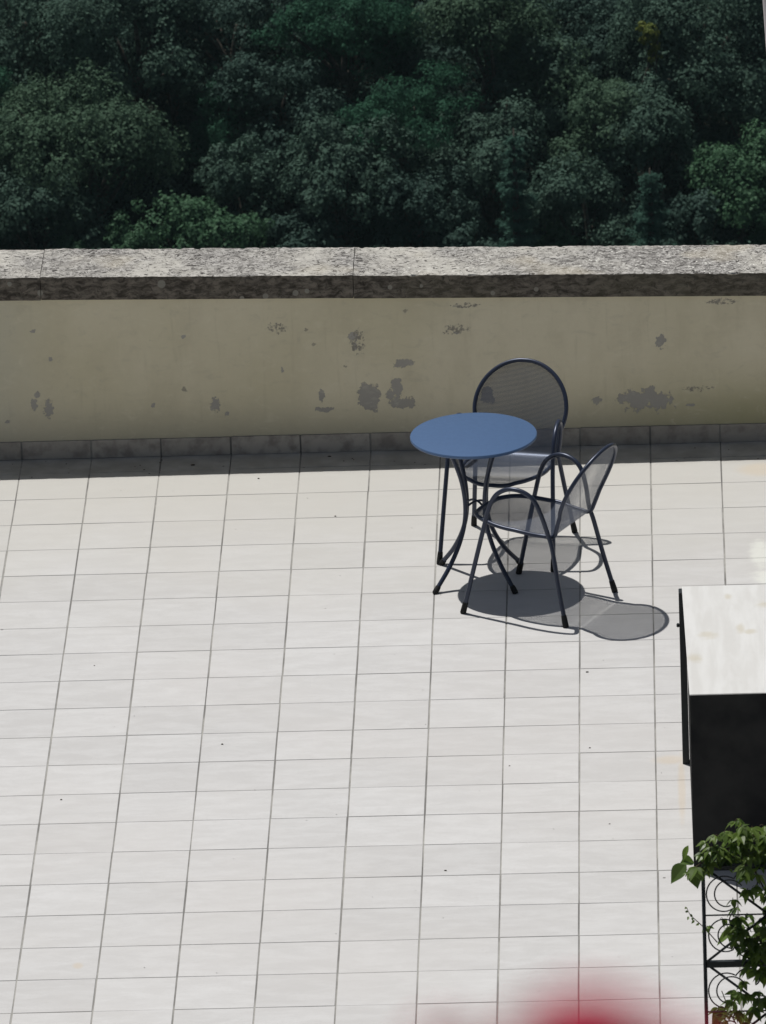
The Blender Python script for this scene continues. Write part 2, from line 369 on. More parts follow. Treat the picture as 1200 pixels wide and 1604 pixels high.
# ------------------------------------------------------------------ terrace floor
T = 0.35
ys0 = [737.0, 779, 818.5, 858.5, 898.5, 939, 981.5, 1021, 1064, 1107, 1151.5, 1195.5, 1242, 1286.5, 1333, 1383, 1432, 1483.5, 1533.5, 1585]
rows = []
for i in range(20):
    yy = ys0[i]; xx = 247 - (yy-714)*0.1166
    rows.append(0.5*onz(xx, yy)[1] + 0.5*(-i*T))
for i in range(20, 48): rows.append(rows[-1]-T)
rows = [0.232] + rows                                   # cut row along the wall
colx = [i*T for i in range(-32, 40)]
fl = MB(); gap = 0.0034
for j in range(len(rows)-1):
    y1, y0 = rows[j]-gap*0.75, rows[j+1]+gap*0.75
    for i in range(len(colx)-1):
        jx = rng.uniform(-.0009, .0009); jy = rng.uniform(-.0012, .0012); dz = rng.uniform(-.0006, .0006); gx = gap*rng.uniform(.85, 1.2)
        x0, x1 = colx[i]+gx+jx, colx[i+1]-gx+jx; ya, yb = y0+jy, (y1+jy if j else y1)
        e = 0.0012; zt = dz; zl = -0.006; tx = rng.uniform(-.0004, .0004)
        v = [(x0, ya, zl), (x1, ya, zl), (x1, yb, zl), (x0, yb, zl), (x0, ya, zt-e), (x1, ya, zt-e), (x1, yb, zt-e), (x0, yb, zt-e),
             (x0+e, ya+e, zt-tx), (x1-e, ya+e, zt+tx), (x1-e, yb-e, zt+tx), (x0+e, yb-e, zt-tx)]
        f = [(8, 9, 10, 11)]
        for a in range(4):
            b = (a+1) % 4; f += [(a, b, b+4, a+4), (a+4, b+4, b+8, a+8)]
        fl.add(v, f, 0)
X0, X1 = colx[0], colx[-1]; Y0 = rows[-1]
fl.add([(X0, Y0, -.0022), (X1, Y0, -.0022), (X1, .24, -.0022), (X0, .24, -.0022)], [(0, 1, 2, 3)], 1)
fl.box(X0, X1, Y0, .62, -.55, -.012, 1)
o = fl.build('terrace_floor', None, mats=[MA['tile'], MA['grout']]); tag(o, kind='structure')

b = MB(); gq = random.Random(11)
spots = [(302, 729, 5), (516, 721, 4), (350, 732, 2), (405, 750, 3), (698, 1364, 3), (348, 1166, 3), (96, 1253, 3), (148, 1043, 2), (920, 1053, 3), (924, 1172, 3), (955, 1291, 2), (525, 809, 3), (798, 1200, 2)]
spots += [(gq.uniform(0, 1190), gq.uniform(712, 742), gq.uniform(.8, 2.2)) for _ in range(60)] + [(gq.uniform(0, 1060), gq.uniform(760, 1600), gq.uniform(.6, 1.3)) for _ in range(45)]
for (x, y, q) in spots:
    if y < 745: y = y-(x-300)*.026
    p = onz(x, y); R0 = q*.0017; a0 = gq.uniform(0, 6.28); vv = []
    if p[1] > .20: continue
    for z_, k0 in ((.0012, 1.0), (.0012+R0*.55, .55)):
        for k_ in range(5): a = a0+2*math.pi*k_/5; rr = R0*k0*gq.uniform(.6, 1.2); vv.append((p[0]+rr*1.5*math.cos(a), p[1]+rr*math.sin(a), z_))
    b.add(vv, [(0, 1, 6, 5), (1, 2, 7, 6), (2, 3, 8, 7), (3, 4, 9, 8), (4, 0, 5, 9), (5, 6, 7, 8, 9)])
o = b.build('floor_grit', mat_simple('dry_leaf_bits_and_grit', (0.03, 0.025, 0.02), (0.10, 0.08, 0.06), 40, .95)); tag(o, 'scattered dark crumbs and dry leaf bits on the floor tiles', 'grit', kind='stuff')

# ------------------------------------------------------------------ parapet wall
ct = lambda x: 0.9357-0.0200*(x-1.144)
cb = lambda x: ct(x)-0.121
pw = empty('parapet_wall', (1.1, 0.42, 0))
tag(pw, 'long low cream plaster parapet wall with peeling patches and a lichened stone coping', 'parapet wall')
PO = np.array([1.1, 0.42, 0])
def relb(mb, off=PO): mb.v = [tuple(np.array(q)-off) for q in mb.v]; return mb
def rel_mat_fix(o, off=PO):      # keep object space equal to world space for the patch positions
    for vtx in o.data.vertices: vtx.co = Vector(vtx.co)+Vector(off)
    o.location = -Vector(off); return o
b = MB(); xs = np.linspace(-10.5, 13, 60); v = []; f = []
for i, x in enumerate(xs):
    for (y, z) in ((.2222, -.01), (.2222, cb(x)), (.612, cb(x)), (.612, -.9)): v.append((x, y, z))
for i in range(len(xs)-1):
    a = i*4; c = a+4
    for k_ in range(3): f.append((a+k_, c+k_, c+k_+1, a+k_+1) if 0 else (a+k_+1, a+k_, c+k_, c+k_+1))
b.add(v, f); b.add(v[:4], [(0, 1, 2, 3)]); b.add(v[-4:], [(3, 2, 1, 0)])
o = relb(b).build('wall_face', MA['plaster'], pw); rel_mat_fix(o)
# skirting tiles: one strip, a gap every tile
b = MB()
for i in range(-29, 37):
    x0 = i*T+.0045; x1 = (i+1)*T-.0045; zt = .0945+rng.uniform(-.001, .001)
    b.box(x0+rng.uniform(-.0008, .0008), x1, .2115+rng.uniform(-.0006, .0006), .2217, .002, zt)
b.box(-10.2, 12.8, .2160, .2219, .001, .0925, 1)
o = relb(b).build('skirting', None, pw, mats=[MA['skirt'], MA['grout']])
# coping slabs: uneven, chipped stone, each one its own piece
xj = [-10.5, -8.9, -7.3, -5.2, -3.66, -2.12, -0.564, 0.9937, 3.20, 4.76, 6.3, 7.9, 9.4, 11, 13]
for si in range(len(xj)-1):
    xa, xb = xj[si]+.0016, xj[si+1]-.0016
    fine = -0.8 < (xa+xb)/2 < 4.2
    nx = int((xb-xa)/(.008 if fine else .05)); prof = []
    yf, yb_ = .2022, .6315
    ny, nz = (44, 12) if fine else (8, 3)
    loop = [(yf, -1+q/nz*1.0) for q in range(nz)]                       # front face bottom -> top  (second = (z-ct)/thickness)
    loop += [(yf+(yb_-yf)*q/ny, 0.0) for q in range(ny)]
    loop += [(yb_, -q/nz) for q in range(nz)] + [(yb_-(yb_-yf)*q/4, -1.0) for q in range(4)]
    L = len(loop); v = []; f = []; fm = []
    dzs = rng.uniform(-.0015, .0015)
    for i in range(nx+1):
        x = xa+(xb-xa)*i/nx
        for (y, t) in loop:
            z = ct(x)+t*.121+dzs
            q = Vector((x*9, y*9, z*9)); q2 = Vector((x*45, y*45, z*45))
            n1 = mnoise.noise(q); n2 = mnoise.noise(q2)
            dz = .0022*n1+.0018*n2 if t > -.02 else 0
            dy = 0
            if y <= yf+1e-6: dy = .002*n1+.0016*n2
            if y >= yb_-1e-6: dy = .004*n1+.003*n2
            ed = (1 if t > -.001 and (y < yf+.004 or y > yb_-.012) else 0)
            chip = max(0, mnoise.noise(Vector((x*22, y*3, 5)))-.15)*.012*ed
            v.append((x, y+dy+(chip+.001*ed if y < yf+.004 else 0), z+dz-chip-.0015*ed))
    for i in range(nx):
        for k_ in range(L):
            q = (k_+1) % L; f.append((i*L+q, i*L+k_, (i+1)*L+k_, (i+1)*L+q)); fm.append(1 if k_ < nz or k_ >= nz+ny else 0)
    f.append(tuple(range(L))); fm.append(1); f.append(tuple(reversed([nx*L+k_ for k_ in range(L)]))); fm.append(1)
    mb = MB(); mb.v = v; mb.f = f; mb.m = fm
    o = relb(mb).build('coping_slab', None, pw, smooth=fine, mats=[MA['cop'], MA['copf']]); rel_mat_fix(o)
    if fine: autosmooth(o, 50)

# ------------------------------------------------------------------ table
TC = (1.6090, -1.5960)
tb = empty('bistro_table', (TC[0], TC[1], 0), math.radians(-3.6))
tag(tb, 'round slate blue metal bistro table with four curved legs, on the sunlit tiled terrace', 'table')
R_ = .305; b = MB()
b.lathe([(R_-.022, .728), (R_-.004, .7285), (R_, .732), (R_, .7405), (R_-.0025, .7442), (R_-.006, .745)], 96)
autosmooth(b.build('tabletop', MA['top'], tb), 30)
b = MB()
for a in (45, 135):
    c, s_ = math.cos(math.radians(a)), math.sin(math.radians(a))
    b.tube([(-c*.19, -s_*.19, .711), (c*.19, s_*.19, .711)], .010, 8)
autosmooth(b.build('support_bars', MA['frame'], tb))
lp = [(.165, .712), (.150, .69), (.118, .62), (.083, .52), (.066, .41), (.074, .31), (.112, .21), (.178, .11), (.258, .024)]
for a in (45, 135, 225, 315):
    c, s_ = math.cos(math.radians(a)), math.sin(math.radians(a))
    b = MB(); b.tube(spline([(r*c, r*s_, z) for r, z in lp], 6), .0112, 12)
    lg = autosmooth(b.build('leg', MA['frame'], tb), 50)
    b = MB(); b.tube([(.251*c, .251*s_, .031), (.262*c, .262*s_, .018), (.2745*c, .2745*s_, .004), (.278*c, .278*s_, .0005)], [.0128, .0145, .0145, .012], 12)
    autosmooth(b.build('foot_cap', MA['rubber'], lg), 50)
b = MB()
for a in (0, 90):          # bent cross brace: two bowed rods
    for sgn in ((1,) if a == 0 else (1,)):
        c, s_ = math.cos(math.radians(a+45)), math.sin(math.radians(a+45))
        pts = spline([(-.062*c, -.062*s_, .385), (-.03*c, -.03*s_, .398+.004*(a > 0)), (0, 0, .401+.006*(a > 0)), (.03*c, .03*s_, .398+.004*(a > 0)), (.062*c, .062*s_, .385)], 5)
        b.tube(pts, .0055, 8)
autosmooth(b.build('cross_brace', MA['frame'], tb), 50)

# ------------------------------------------------------------------ chairs
def sstep(a, b_, x):
    t = min(max((x-a)/(b_-a), 0), 1); return t*t*(3-2*t)
def pw_w(s):
    if s >= .15: return math.sqrt(max(.230**2-(s-.254)**2, 0))
    if s <= -.20: return .211*max(1-(abs(s+.20)/.298)**2.5, 0)**(1/2.5)
    if s >= 0: return .186+(.2052-.186)*sstep(-.01, .16, s)*1.0
    return .186+(.211-.186)*sstep(0, -.20, s)
def prof(s):
    """centre line: seat for s<0 (towards the front), back for s>0"""
    lean = math.radians(24.6); R0 = .055
    y0, z0 = -.172, .418
    if s > R0: return y0-.012-math.sin(lean)*(s-R0*.4), z0+.004+math.cos(lean)*(s-R0*.45)
    if s < -R0:
        u = (-s-R0)/(.498-R0); return y0+R0*.55+(-s-R0), z0-.008*math.sin(math.pi*min(u*1.2, 1))+.018*sstep(.05, .4, u)+.012*sstep(.35, .95, u)-.010*sstep(.93, 1.0, u)
    a = prof(R0+1e-6); c = prof(-R0-1e-6); t = (s+R0)/(2*R0)
    m_ = (y0-.014, z0-.004)
    return tuple((1-t)**2*c[i]+2*t*(1-t)*m_[i]+t*t*a[i] for i in range(2))
def pnt(s, x):
    y, z = prof(s); q = (x/.236)**2
    if s < 0: return (x, y, z+.012*q*sstep(0, -.12, s)*sstep(-.498, -.36, s))
    return (x, y+.016*q*sstep(.0, .2, s), z)
def make_chair():
    root = empty('mesh_armchair', (0, 0, 0))
    # one-piece perforated shell
    ss = [-.498+.9819*(1-math.cos(math.pi*i/90))/2 for i in range(91)]; NX = 26; v = []; uv = []; f = []
    for s in ss:
        w_ = max(pw_w(s)-.004, .0005)
        for j in range(NX+1):
            x = w_*(-1+2*j/NX); v.append(pnt(s, x)); uv.append((x, s))
    for i in range(len(ss)-1):
        for j in range(NX): a = i*(NX+1)+j; f.append((a, a+1, a+NX+2, a+NX+1))
    # the sheet is 3 mm thick: a second skin below, so the holes close up when seen at a slant
    n0 = len(v); nr = []
    for i in range(len(ss)):
        p0 = Vector(pnt(ss[max(i-1, 0)], 0)); p1 = Vector(pnt(ss[min(i+1, len(ss)-1)], 0)); d_ = (p1-p0).normalized(); nr.append(Vector((1, 0, 0)).cross(d_))
    for i in range(len(ss)):
        for j in range(NX+1): v.append(tuple(Vector(v[i*(NX+1)+j])-nr[i]*.003)); uv.append(uv[i*(NX+1)+j])
    f += [tuple(q+n0 for q in reversed(t)) for t in f]
    mk('seat_shell', v, f, MA['mesh'], root, True, uvs=uv)
    # rim tube round the whole shell
    half = []
    for i in range(0, 161):
        s = -.4975+.981*(1-math.cos(math.pi*i/160))/2; half.append((s, pw_w(s)))
    loop = [pnt(s, x) for s, x in half] + [pnt(s, -x) for s, x in reversed(half)]
    cl = [loop[0]]
    for q in loop[1:]:
        if (Vector(q)-Vector(cl[-1])).length > .006: cl.append(q)
    b = MB(); b.tube(cl, .0105, 10, closed=True); autosmooth(b.build('rim_frame', MA['frame'], root), 60)
    # side tubes: front leg, armrest arch and rear leg in one
    A = [(.284, .262, .03), (.274, .205, .25), (.264, .150, .46), (.262, .118, .565), (.260, .078, .628), (.257, .015, .661), (.250, -.055, .655), (.241, -.108, .617), (.229, -.140, .54),
         (.212, -.164, .44), (.214, -.186, .37), (.232, -.222, .20), (.2515, -.262, .03)]
    for sg in (1, -1):
        b = MB(); P = spline([(sg*x, y, z) for x, y, z in A], 7); b.tube(P, .0112, 12)
        sd = autosmooth(b.build('leg_and_armrest', MA['frame'], root), 60)
        for (p0, d) in (((sg*.284, .262, .03), (sg*.0013, .0082, -.03)), ((sg*.2515, -.262, .03), (sg*.0035, -.0072, -.03))):
            b = MB(); q = Vector(p0); dd = Vector(d)
            b.tube([q-dd*.95, q-dd*.2, q+dd*.85, q+dd*.995], [.0128, .0142, .0150, .0135], 12)
            autosmooth(b.build('foot_cap', MA['rubber'], sd), 50)
    return root
def copy_tree(o, parent=None):
    c = o.copy(); COL.objects.link(c); c.parent = parent
    for ch in list(o.children): copy_tree(ch, c)
    return c
def place(o, x, y, fx, fy): o.location = (x, y, 0); o.rotation_euler = (0, 0, math.atan2(-fx, fy))
chA = make_chair(); chB = copy_tree(chA)
place(chA, 1.761, -1.192, -.245, -.97); place(chB, 1.912, -1.914, -.888, .46)
tag(chA, 'blue grey metal mesh armchair behind the round table, its back towards the wall', 'armchair', 'mesh armchairs at the bistro table')
tag(chB, 'blue grey metal mesh armchair seen from the side, right in front of the round table', 'armchair', 'mesh armchairs at the bistro table')

# ------------------------------------------------------------------ black block with marble top
bl = empty('low_wall_block', (3.2, -4.6, 0))
tag(bl, 'low black painted wall block with a pale marble slab on top, at the right edge', 'low wall')
BO = np.array([3.2, -4.6, 0])
b = MB(); v = [(2.6055, -4.005, 0), (2.6115, -5.262, 0), (4.6, -5.262, 0), (4.6, -3.95, 0), (2.6055, -3.95, 0)]
v = [(2.6055, -3.95), (2.6115, -5.262), (4.6, -5.255), (4.6, -3.95)]
b.add([(x, y, .0) for x, y in v]+[(x, y, .843) for x, y in v], [(0, 1, 5, 4), (1, 2, 6, 5), (2, 3, 7, 6), (3, 0, 4, 7), (4, 5, 6, 7)])
relb(b, BO).build('block_body', MA['black'], bl)
b = MB(); v = [(2.5885, -3.946), (2.6105, -5.264), (4.61, -5.257), (4.61, -3.946)]; e = .004
b.add([(x, y, .8435) for x, y in v]+[(x, y, .848) for x, y in v]+[(2.5885+e, -3.946-e, .85), (2.6105+e, -5.264+e, .85), (4.61-e, -5.257+e, .85), (4.61-e, -3.946-e, .85)],
      [(0, 1, 5, 4), (1, 2, 6, 5), (2, 3, 7, 6), (3, 0, 4, 7), (4, 5, 9, 8), (5, 6, 10, 9), (6, 7, 11, 10), (7, 4, 8, 11), (8, 9, 10, 11), (3, 2, 1, 0)])
o = relb(b, BO).build('marble_slab', MA['marble'], bl); rel_mat_fix(o, BO)
b = MB(); b.bbox(2.573, 2.604, -4.008, -3.951, .0, .842, .002)
relb(b, BO).build('edge_post', MA['iron'], bl)
b = MB(); b.tube([(2.575, -3.985, .675), (2.566, -3.985, .675), (2.560, -3.985, .675)], [.007, .011, .006], 10)
autosmooth(relb(b, BO).build('hinge_knob', MA['iron'], bl))

# ------------------------------------------------------------------ unidentified pale edge, shaped as a pole to catch the sun
e0 = ony(1194.5, 0, .42); e1 = ony(1199.6, 72, .42); d_ = (e0-e1)/(e0[2]-e1[2]); PR = .055
def pole_at(z): q = e1+d_*(z-e1[2]); return (q[0]+PR, .42, z)
zc = ct(3.2)
p0 = pole_at(zc+.02); pc = empty('pale_pole', (p0[0], p0[1], zc)); tag(pc, 'pale leaning pole standing in for an unidentified edge at the top right corner, above the coping', 'pole')
rel_ = lambda q: (q[0]-p0[0], q[1]-p0[1], q[2]-zc)
b = MB(); b.tube([rel_(pole_at(z)) for z in (zc+.012, zc+1.0, zc+2.2, zc+3.2)], PR, 24); autosmooth(b.build('shaft', MA['white'], pc))
b = MB(); b.lathe([(.09, .0), (.09, .012), (.075, .018), (.062, .05), (.058, .052)], 24); autosmooth(b.build('base_flange', MA['white'], pc), 40)

# ------------------------------------------------------------------ terrain
NXg, NYg = 90, 150
HY = 250.0
hz0 = ony(600, 200, HY)[2]-4.5
SL = 0.62
def terr(x, y):
    if y < 2: z = -3.2-max(0, -y)*.02
    elif y < 170: z = -3.2-(abs(hz0)+48)*sstep(2, 170, y)
    else: z = 0
    hill = hz0+SL*(y-HY) if y < 420 else hz0+SL*170+SL*120*(1-math.exp(-(y-420)/160))
    if y >= 2: z = max(-3.2-(abs(hz0)+46)*sstep(2, 170, y), hill)
    z += 1.2*mnoise.noise(Vector((x*.03, y*.03, 0)))*(1 if y > 30 else 0)
    return z
gy = np.concatenate([np.linspace(-400, -60, 10), np.linspace(-50, 2, 8), np.linspace(6, 170, 30), np.linspace(175, 420, 80), np.linspace(440, 3000, 30)])
gx = np.concatenate([np.linspace(-1500, -120, 14), np.linspace(-100, 100, 60), np.linspace(120, 1500, 14)])
v = [(x, y, terr(x, y)) for y in gy for x in gx]; nX = len(gx)
f = [(j*nX+i, j*nX+i+1, (j+1)*nX+i+1, (j+1)*nX+i) for j in range(len(gy)-1) for i in range(nX-1)]
TV = v; o = mk('ground', v, f, MA['soil'], smooth=True); tag(o, kind='structure')

# ------------------------------------------------------------------ trees
def quads_obj(name, C, N, S, mat, parent, seed, asp=1.0, curl=.25):
    """many small leaf faces: centres C, normals N, sizes S"""
    r = np.random.default_rng(seed); n = len(C)
    rnd = r.normal(size=(n, 3)); t = np.cross(N, rnd); t /= np.linalg.norm(t, axis=1)[:, None]+1e-9; b_ = np.cross(N, t)
    a = S[:, None]; ax = a*asp
    V = np.empty((n, 4, 3)); V[:, 0] = C-t*a; V[:, 1] = C+b_*ax*.6-t*a*.05+N*a*curl; V[:, 2] = C+t*a; V[:, 3] = C-b_*ax*.6-t*a*.05+N*a*curl*.3
    me = bpy.data.meshes.new(name); me.vertices.add(n*4); me.vertices.foreach_set('co', V.ravel())
    me.loops.add(n*4); me.loops.foreach_set('vertex_index', np.arange(n*4)); me.polygons.add(n)
    me.polygons.foreach_set('loop_start', np.arange(n)*4); me.polygons.foreach_set('loop_total', np.full(n, 4))
    me.materials.append(mat); me.update(calc_edges=True)
    o = bpy.data.objects.new(name, me); COL.objects.link(o)
    if parent: o.parent = parent
    return o
LEAF = {
 'oak':    mat_leaf('holm_oak_leaves', (0.052, 0.097, 0.071), (0.082, 0.140, 0.105), .35, .28, .7, .08, (0.046, 0.081, 0.060)),
 'oakd':   mat_leaf('dark_oak_leaves', (0.039, 0.074, 0.059), (0.060, 0.105, 0.083), .35, .28, .7, .08, (0.031, 0.062, 0.050)),  # darker oak green, deepening the shade in the wood by leaf colour
 'oaky':   mat_leaf('olive_green_leaves', (0.055, 0.101, 0.062), (0.085, 0.144, 0.090), .35, .3, .7, .08, (0.046, 0.085, 0.055)),
 'acac':   mat_leaf('soft_green_leaves', (0.034, 0.099, 0.060), (0.048, 0.130, 0.079), .6, .35, .7, .05, (0.033, 0.087, 0.055)),
 'bush':   mat_leaf('bright_bush_leaves', (0.051, 0.117, 0.059), (0.076, 0.157, 0.083), .8, .3, .6, .1, (0.042, 0.093, 0.051)),
 'con':    mat_leaf('fir_needles', (0.057, 0.127, 0.097), (0.087, 0.176, 0.134), 1.5, .4, .7, .05),
 'yel':    mat_leaf('yellowing_leaves', (0.11, 0.15, 0.03), (0.20, 0.22, 0.045), 1.5, .35, .6, .2, (0.08, 0.12, 0.03)),
}
def crown_pts(R, H, n, kind, r, lumps=None):
    """leaf centres, outward normals and sizes for a crown of radius R, half-height H, centre at origin"""
    if kind == 'con':
        C, N = [], []
        tiers = 13
        for t in range(tiers):
            z = -H+2*H*t/tiers; rad = R*(1-(t/tiers)**1.1)*r.uniform(.8, 1.12)
            nb = 9
            for q in range(nb):
                a = r.uniform(0, 6.28); L = rad*r.uniform(.75, 1.1); m = int(n/tiers/nb)
                u = r.random(m)**.7; px = u*L
                lat = r.normal(0, 1, m)*.10*(1.15-u)*R*1.6
                x = np.cos(a)*px-np.sin(a)*lat; y = np.sin(a)*px+np.cos(a)*lat
                zz = z-.12*px+.16*px*u+r.normal(0, .045, m)-r.random(m)*.12
                C.append(np.stack([x, y, zz], 1)); nn = np.stack([np.cos(a)*.3+r.normal(0, .5, m), np.sin(a)*.3+r.normal(0, .5, m), .8+r.normal(0, .4, m)], 1); N.append(nn)
        C = np.concatenate(C); N = np.concatenate(N)
    else:
        nl = 6; lob = []
        for q in range(nl):
            a = 2*math.pi*(q+r.random()*.7)/nl; k_ = r.uniform(.30, .78)
            lob.append((np.array([math.cos(a)*R*k_, math.sin(a)*R*k_, r.uniform(-.55, .62)*H]), r.uniform(.28, .62)))
        lob.append((np.array([r.normal(0, .1)*R, r.normal(0, .1)*R, .38*H]), .6))
        L = lumps or int(60+R*26); cs = []
        for _ in range(L):
            c0, k_ = lob[r.integers(0, len(lob))]; d = r.normal(size=3); d /= np.linalg.norm(d); d[2] = abs(d[2])-.25 if r.random() < .75 else d[2]
            cs.append(c0+d*k_*np.array([R, R, H])*r.uniform(.55, 1.0))
        cs = np.array(cs); rs = r.uniform(.10, .27, L)*min(R, H)*1.15; out_ = r.random(L) < .16; cs[out_] *= r.uniform(1.06, 1.24, (out_.sum(), 1)); rs[out_] *= .62
        idx = r.choice(L, n, p=rs**2/np.sum(rs**2)); d = r.normal(size=(n, 3)); d /= np.linalg.norm(d, axis=1)[:, None]
        if kind == 'acac': d[:, 2] *= .45
        # leaves gathered in sprays on each lump
        ns = 26; sp = r.normal(size=(L, ns, 3)); sp /= np.linalg.norm(sp, axis=2)[..., None]
        if kind == 'acac': sp[..., 2] *= .5
        si = r.integers(0, ns, n); dd = sp[idx, si]; k2 = r.random(n)
        spr = dd*(.55+.55*k2[:, None])+r.normal(0, .11, (n, 3)); shell = d*(.5+.5*r.random(n)[:, None]**.5)
        use = (r.random(n) < .62)[:, None]; q = np.where(use, spr, shell)
        C = cs[idx]+q*rs[idx][:, None]
        N = q/(np.linalg.norm(q, axis=1)[:, None]+1e-6)*.9+(C/np.array([R, R, H]))*.35+r.normal(0, .34, (n, 3)); N[:, 2] += .2
    N /= np.linalg.norm(N, axis=1)[:, None]
    S = r.uniform(.036, .082, len(C))*(.9 if kind == 'con' else 1.0)
    return C, N, S
def make_tree(px, py, wpx, hpx, kind, label, cat='tree', back=0.0, dens=1.0, seed=0, name='broadleaf_tree', bigger=1.0, group='trees on the hillside beyond the parapet'):
    r = np.random.default_rng(1000+seed); d = ray(px, py); PXM = 47.0
    Rr = wpx/2/PXM*1.2; Hh = hpx/2/PXM*1.28
    stem = 1.6+Hh*.35 if kind != 'con' else .3
    # intersect the view of the crown centre with the hillside raised by its height
    h = stem+Hh; Y = HY
    for _ in range(40):
        p = ony(px, py, Y); Y -= (p[2]-(terr(p[0], Y)+h))/(-(SL+.36))*(-1)*.8 if False else 0
        g = p[2]-(terr(p[0], Y)+h)           # >0: the ray is above; go farther
        Y += g/(SL+.33)*.8
    Y += back
    p = ony(px, py, Y); s = (Y-CAM[1])/(HY-CAM[1]); Rr *= s; Hh *= s
    gz = terr(p[0], Y)
    root = empty(name, (p[0], Y, gz)); tag(root, label, cat, group)
    cz = p[2]-gz
    n = int(19000*dens*(Rr*Hh/7.0+.15)); n = max(1500, min(n, 52000))
    C, N, S = crown_pts(Rr, Hh, n, kind, r); S *= bigger
    C[:, 2] += cz
    mat = LEAF[{'acac': 'acac', 'con': 'con'}.get(kind, kind)]
    quads_obj('crown', C, N, S, mat, root, seed, asp=(1.3 if kind != 'con' else .55) if kind != 'acac' else .9)
    b = MB()
    if kind == 'con':
        b.tube([(0, 0, -.5), (0, 0, cz), (0, 0, cz+Hh*.98)], [.22, .12, .02], 7)
    else:
        tw = .07*Rr+.08; P = [(0, 0, -.6), (r.normal(0, .1), r.normal(0, .1), cz*.35), (r.normal(0, .2), r.normal(0, .2), cz*.7), (r.normal(0, .2), r.normal(0, .2), cz+Hh*.3)]
        b.tube(spline(P, 4), [tw*(1-.75*i/12) for i in range(13)], 7)
        for q in range(9):
            i = r.integers(0, n); e = Vector(C[i]); zb = max(min(cz*.45+r.random()*Hh*.5, e.z-.2), .5)
            m_ = Vector((e.x*.4, e.y*.4, (zb+e.z)/2-.1)); b.tube(spline([(0, 0, zb), m_, e], 4), [tw*.42*(1-.09*i2) for i2 in range(9)], 5)
    b.build('trunk', MA['bark'], root, smooth=True)
    return root

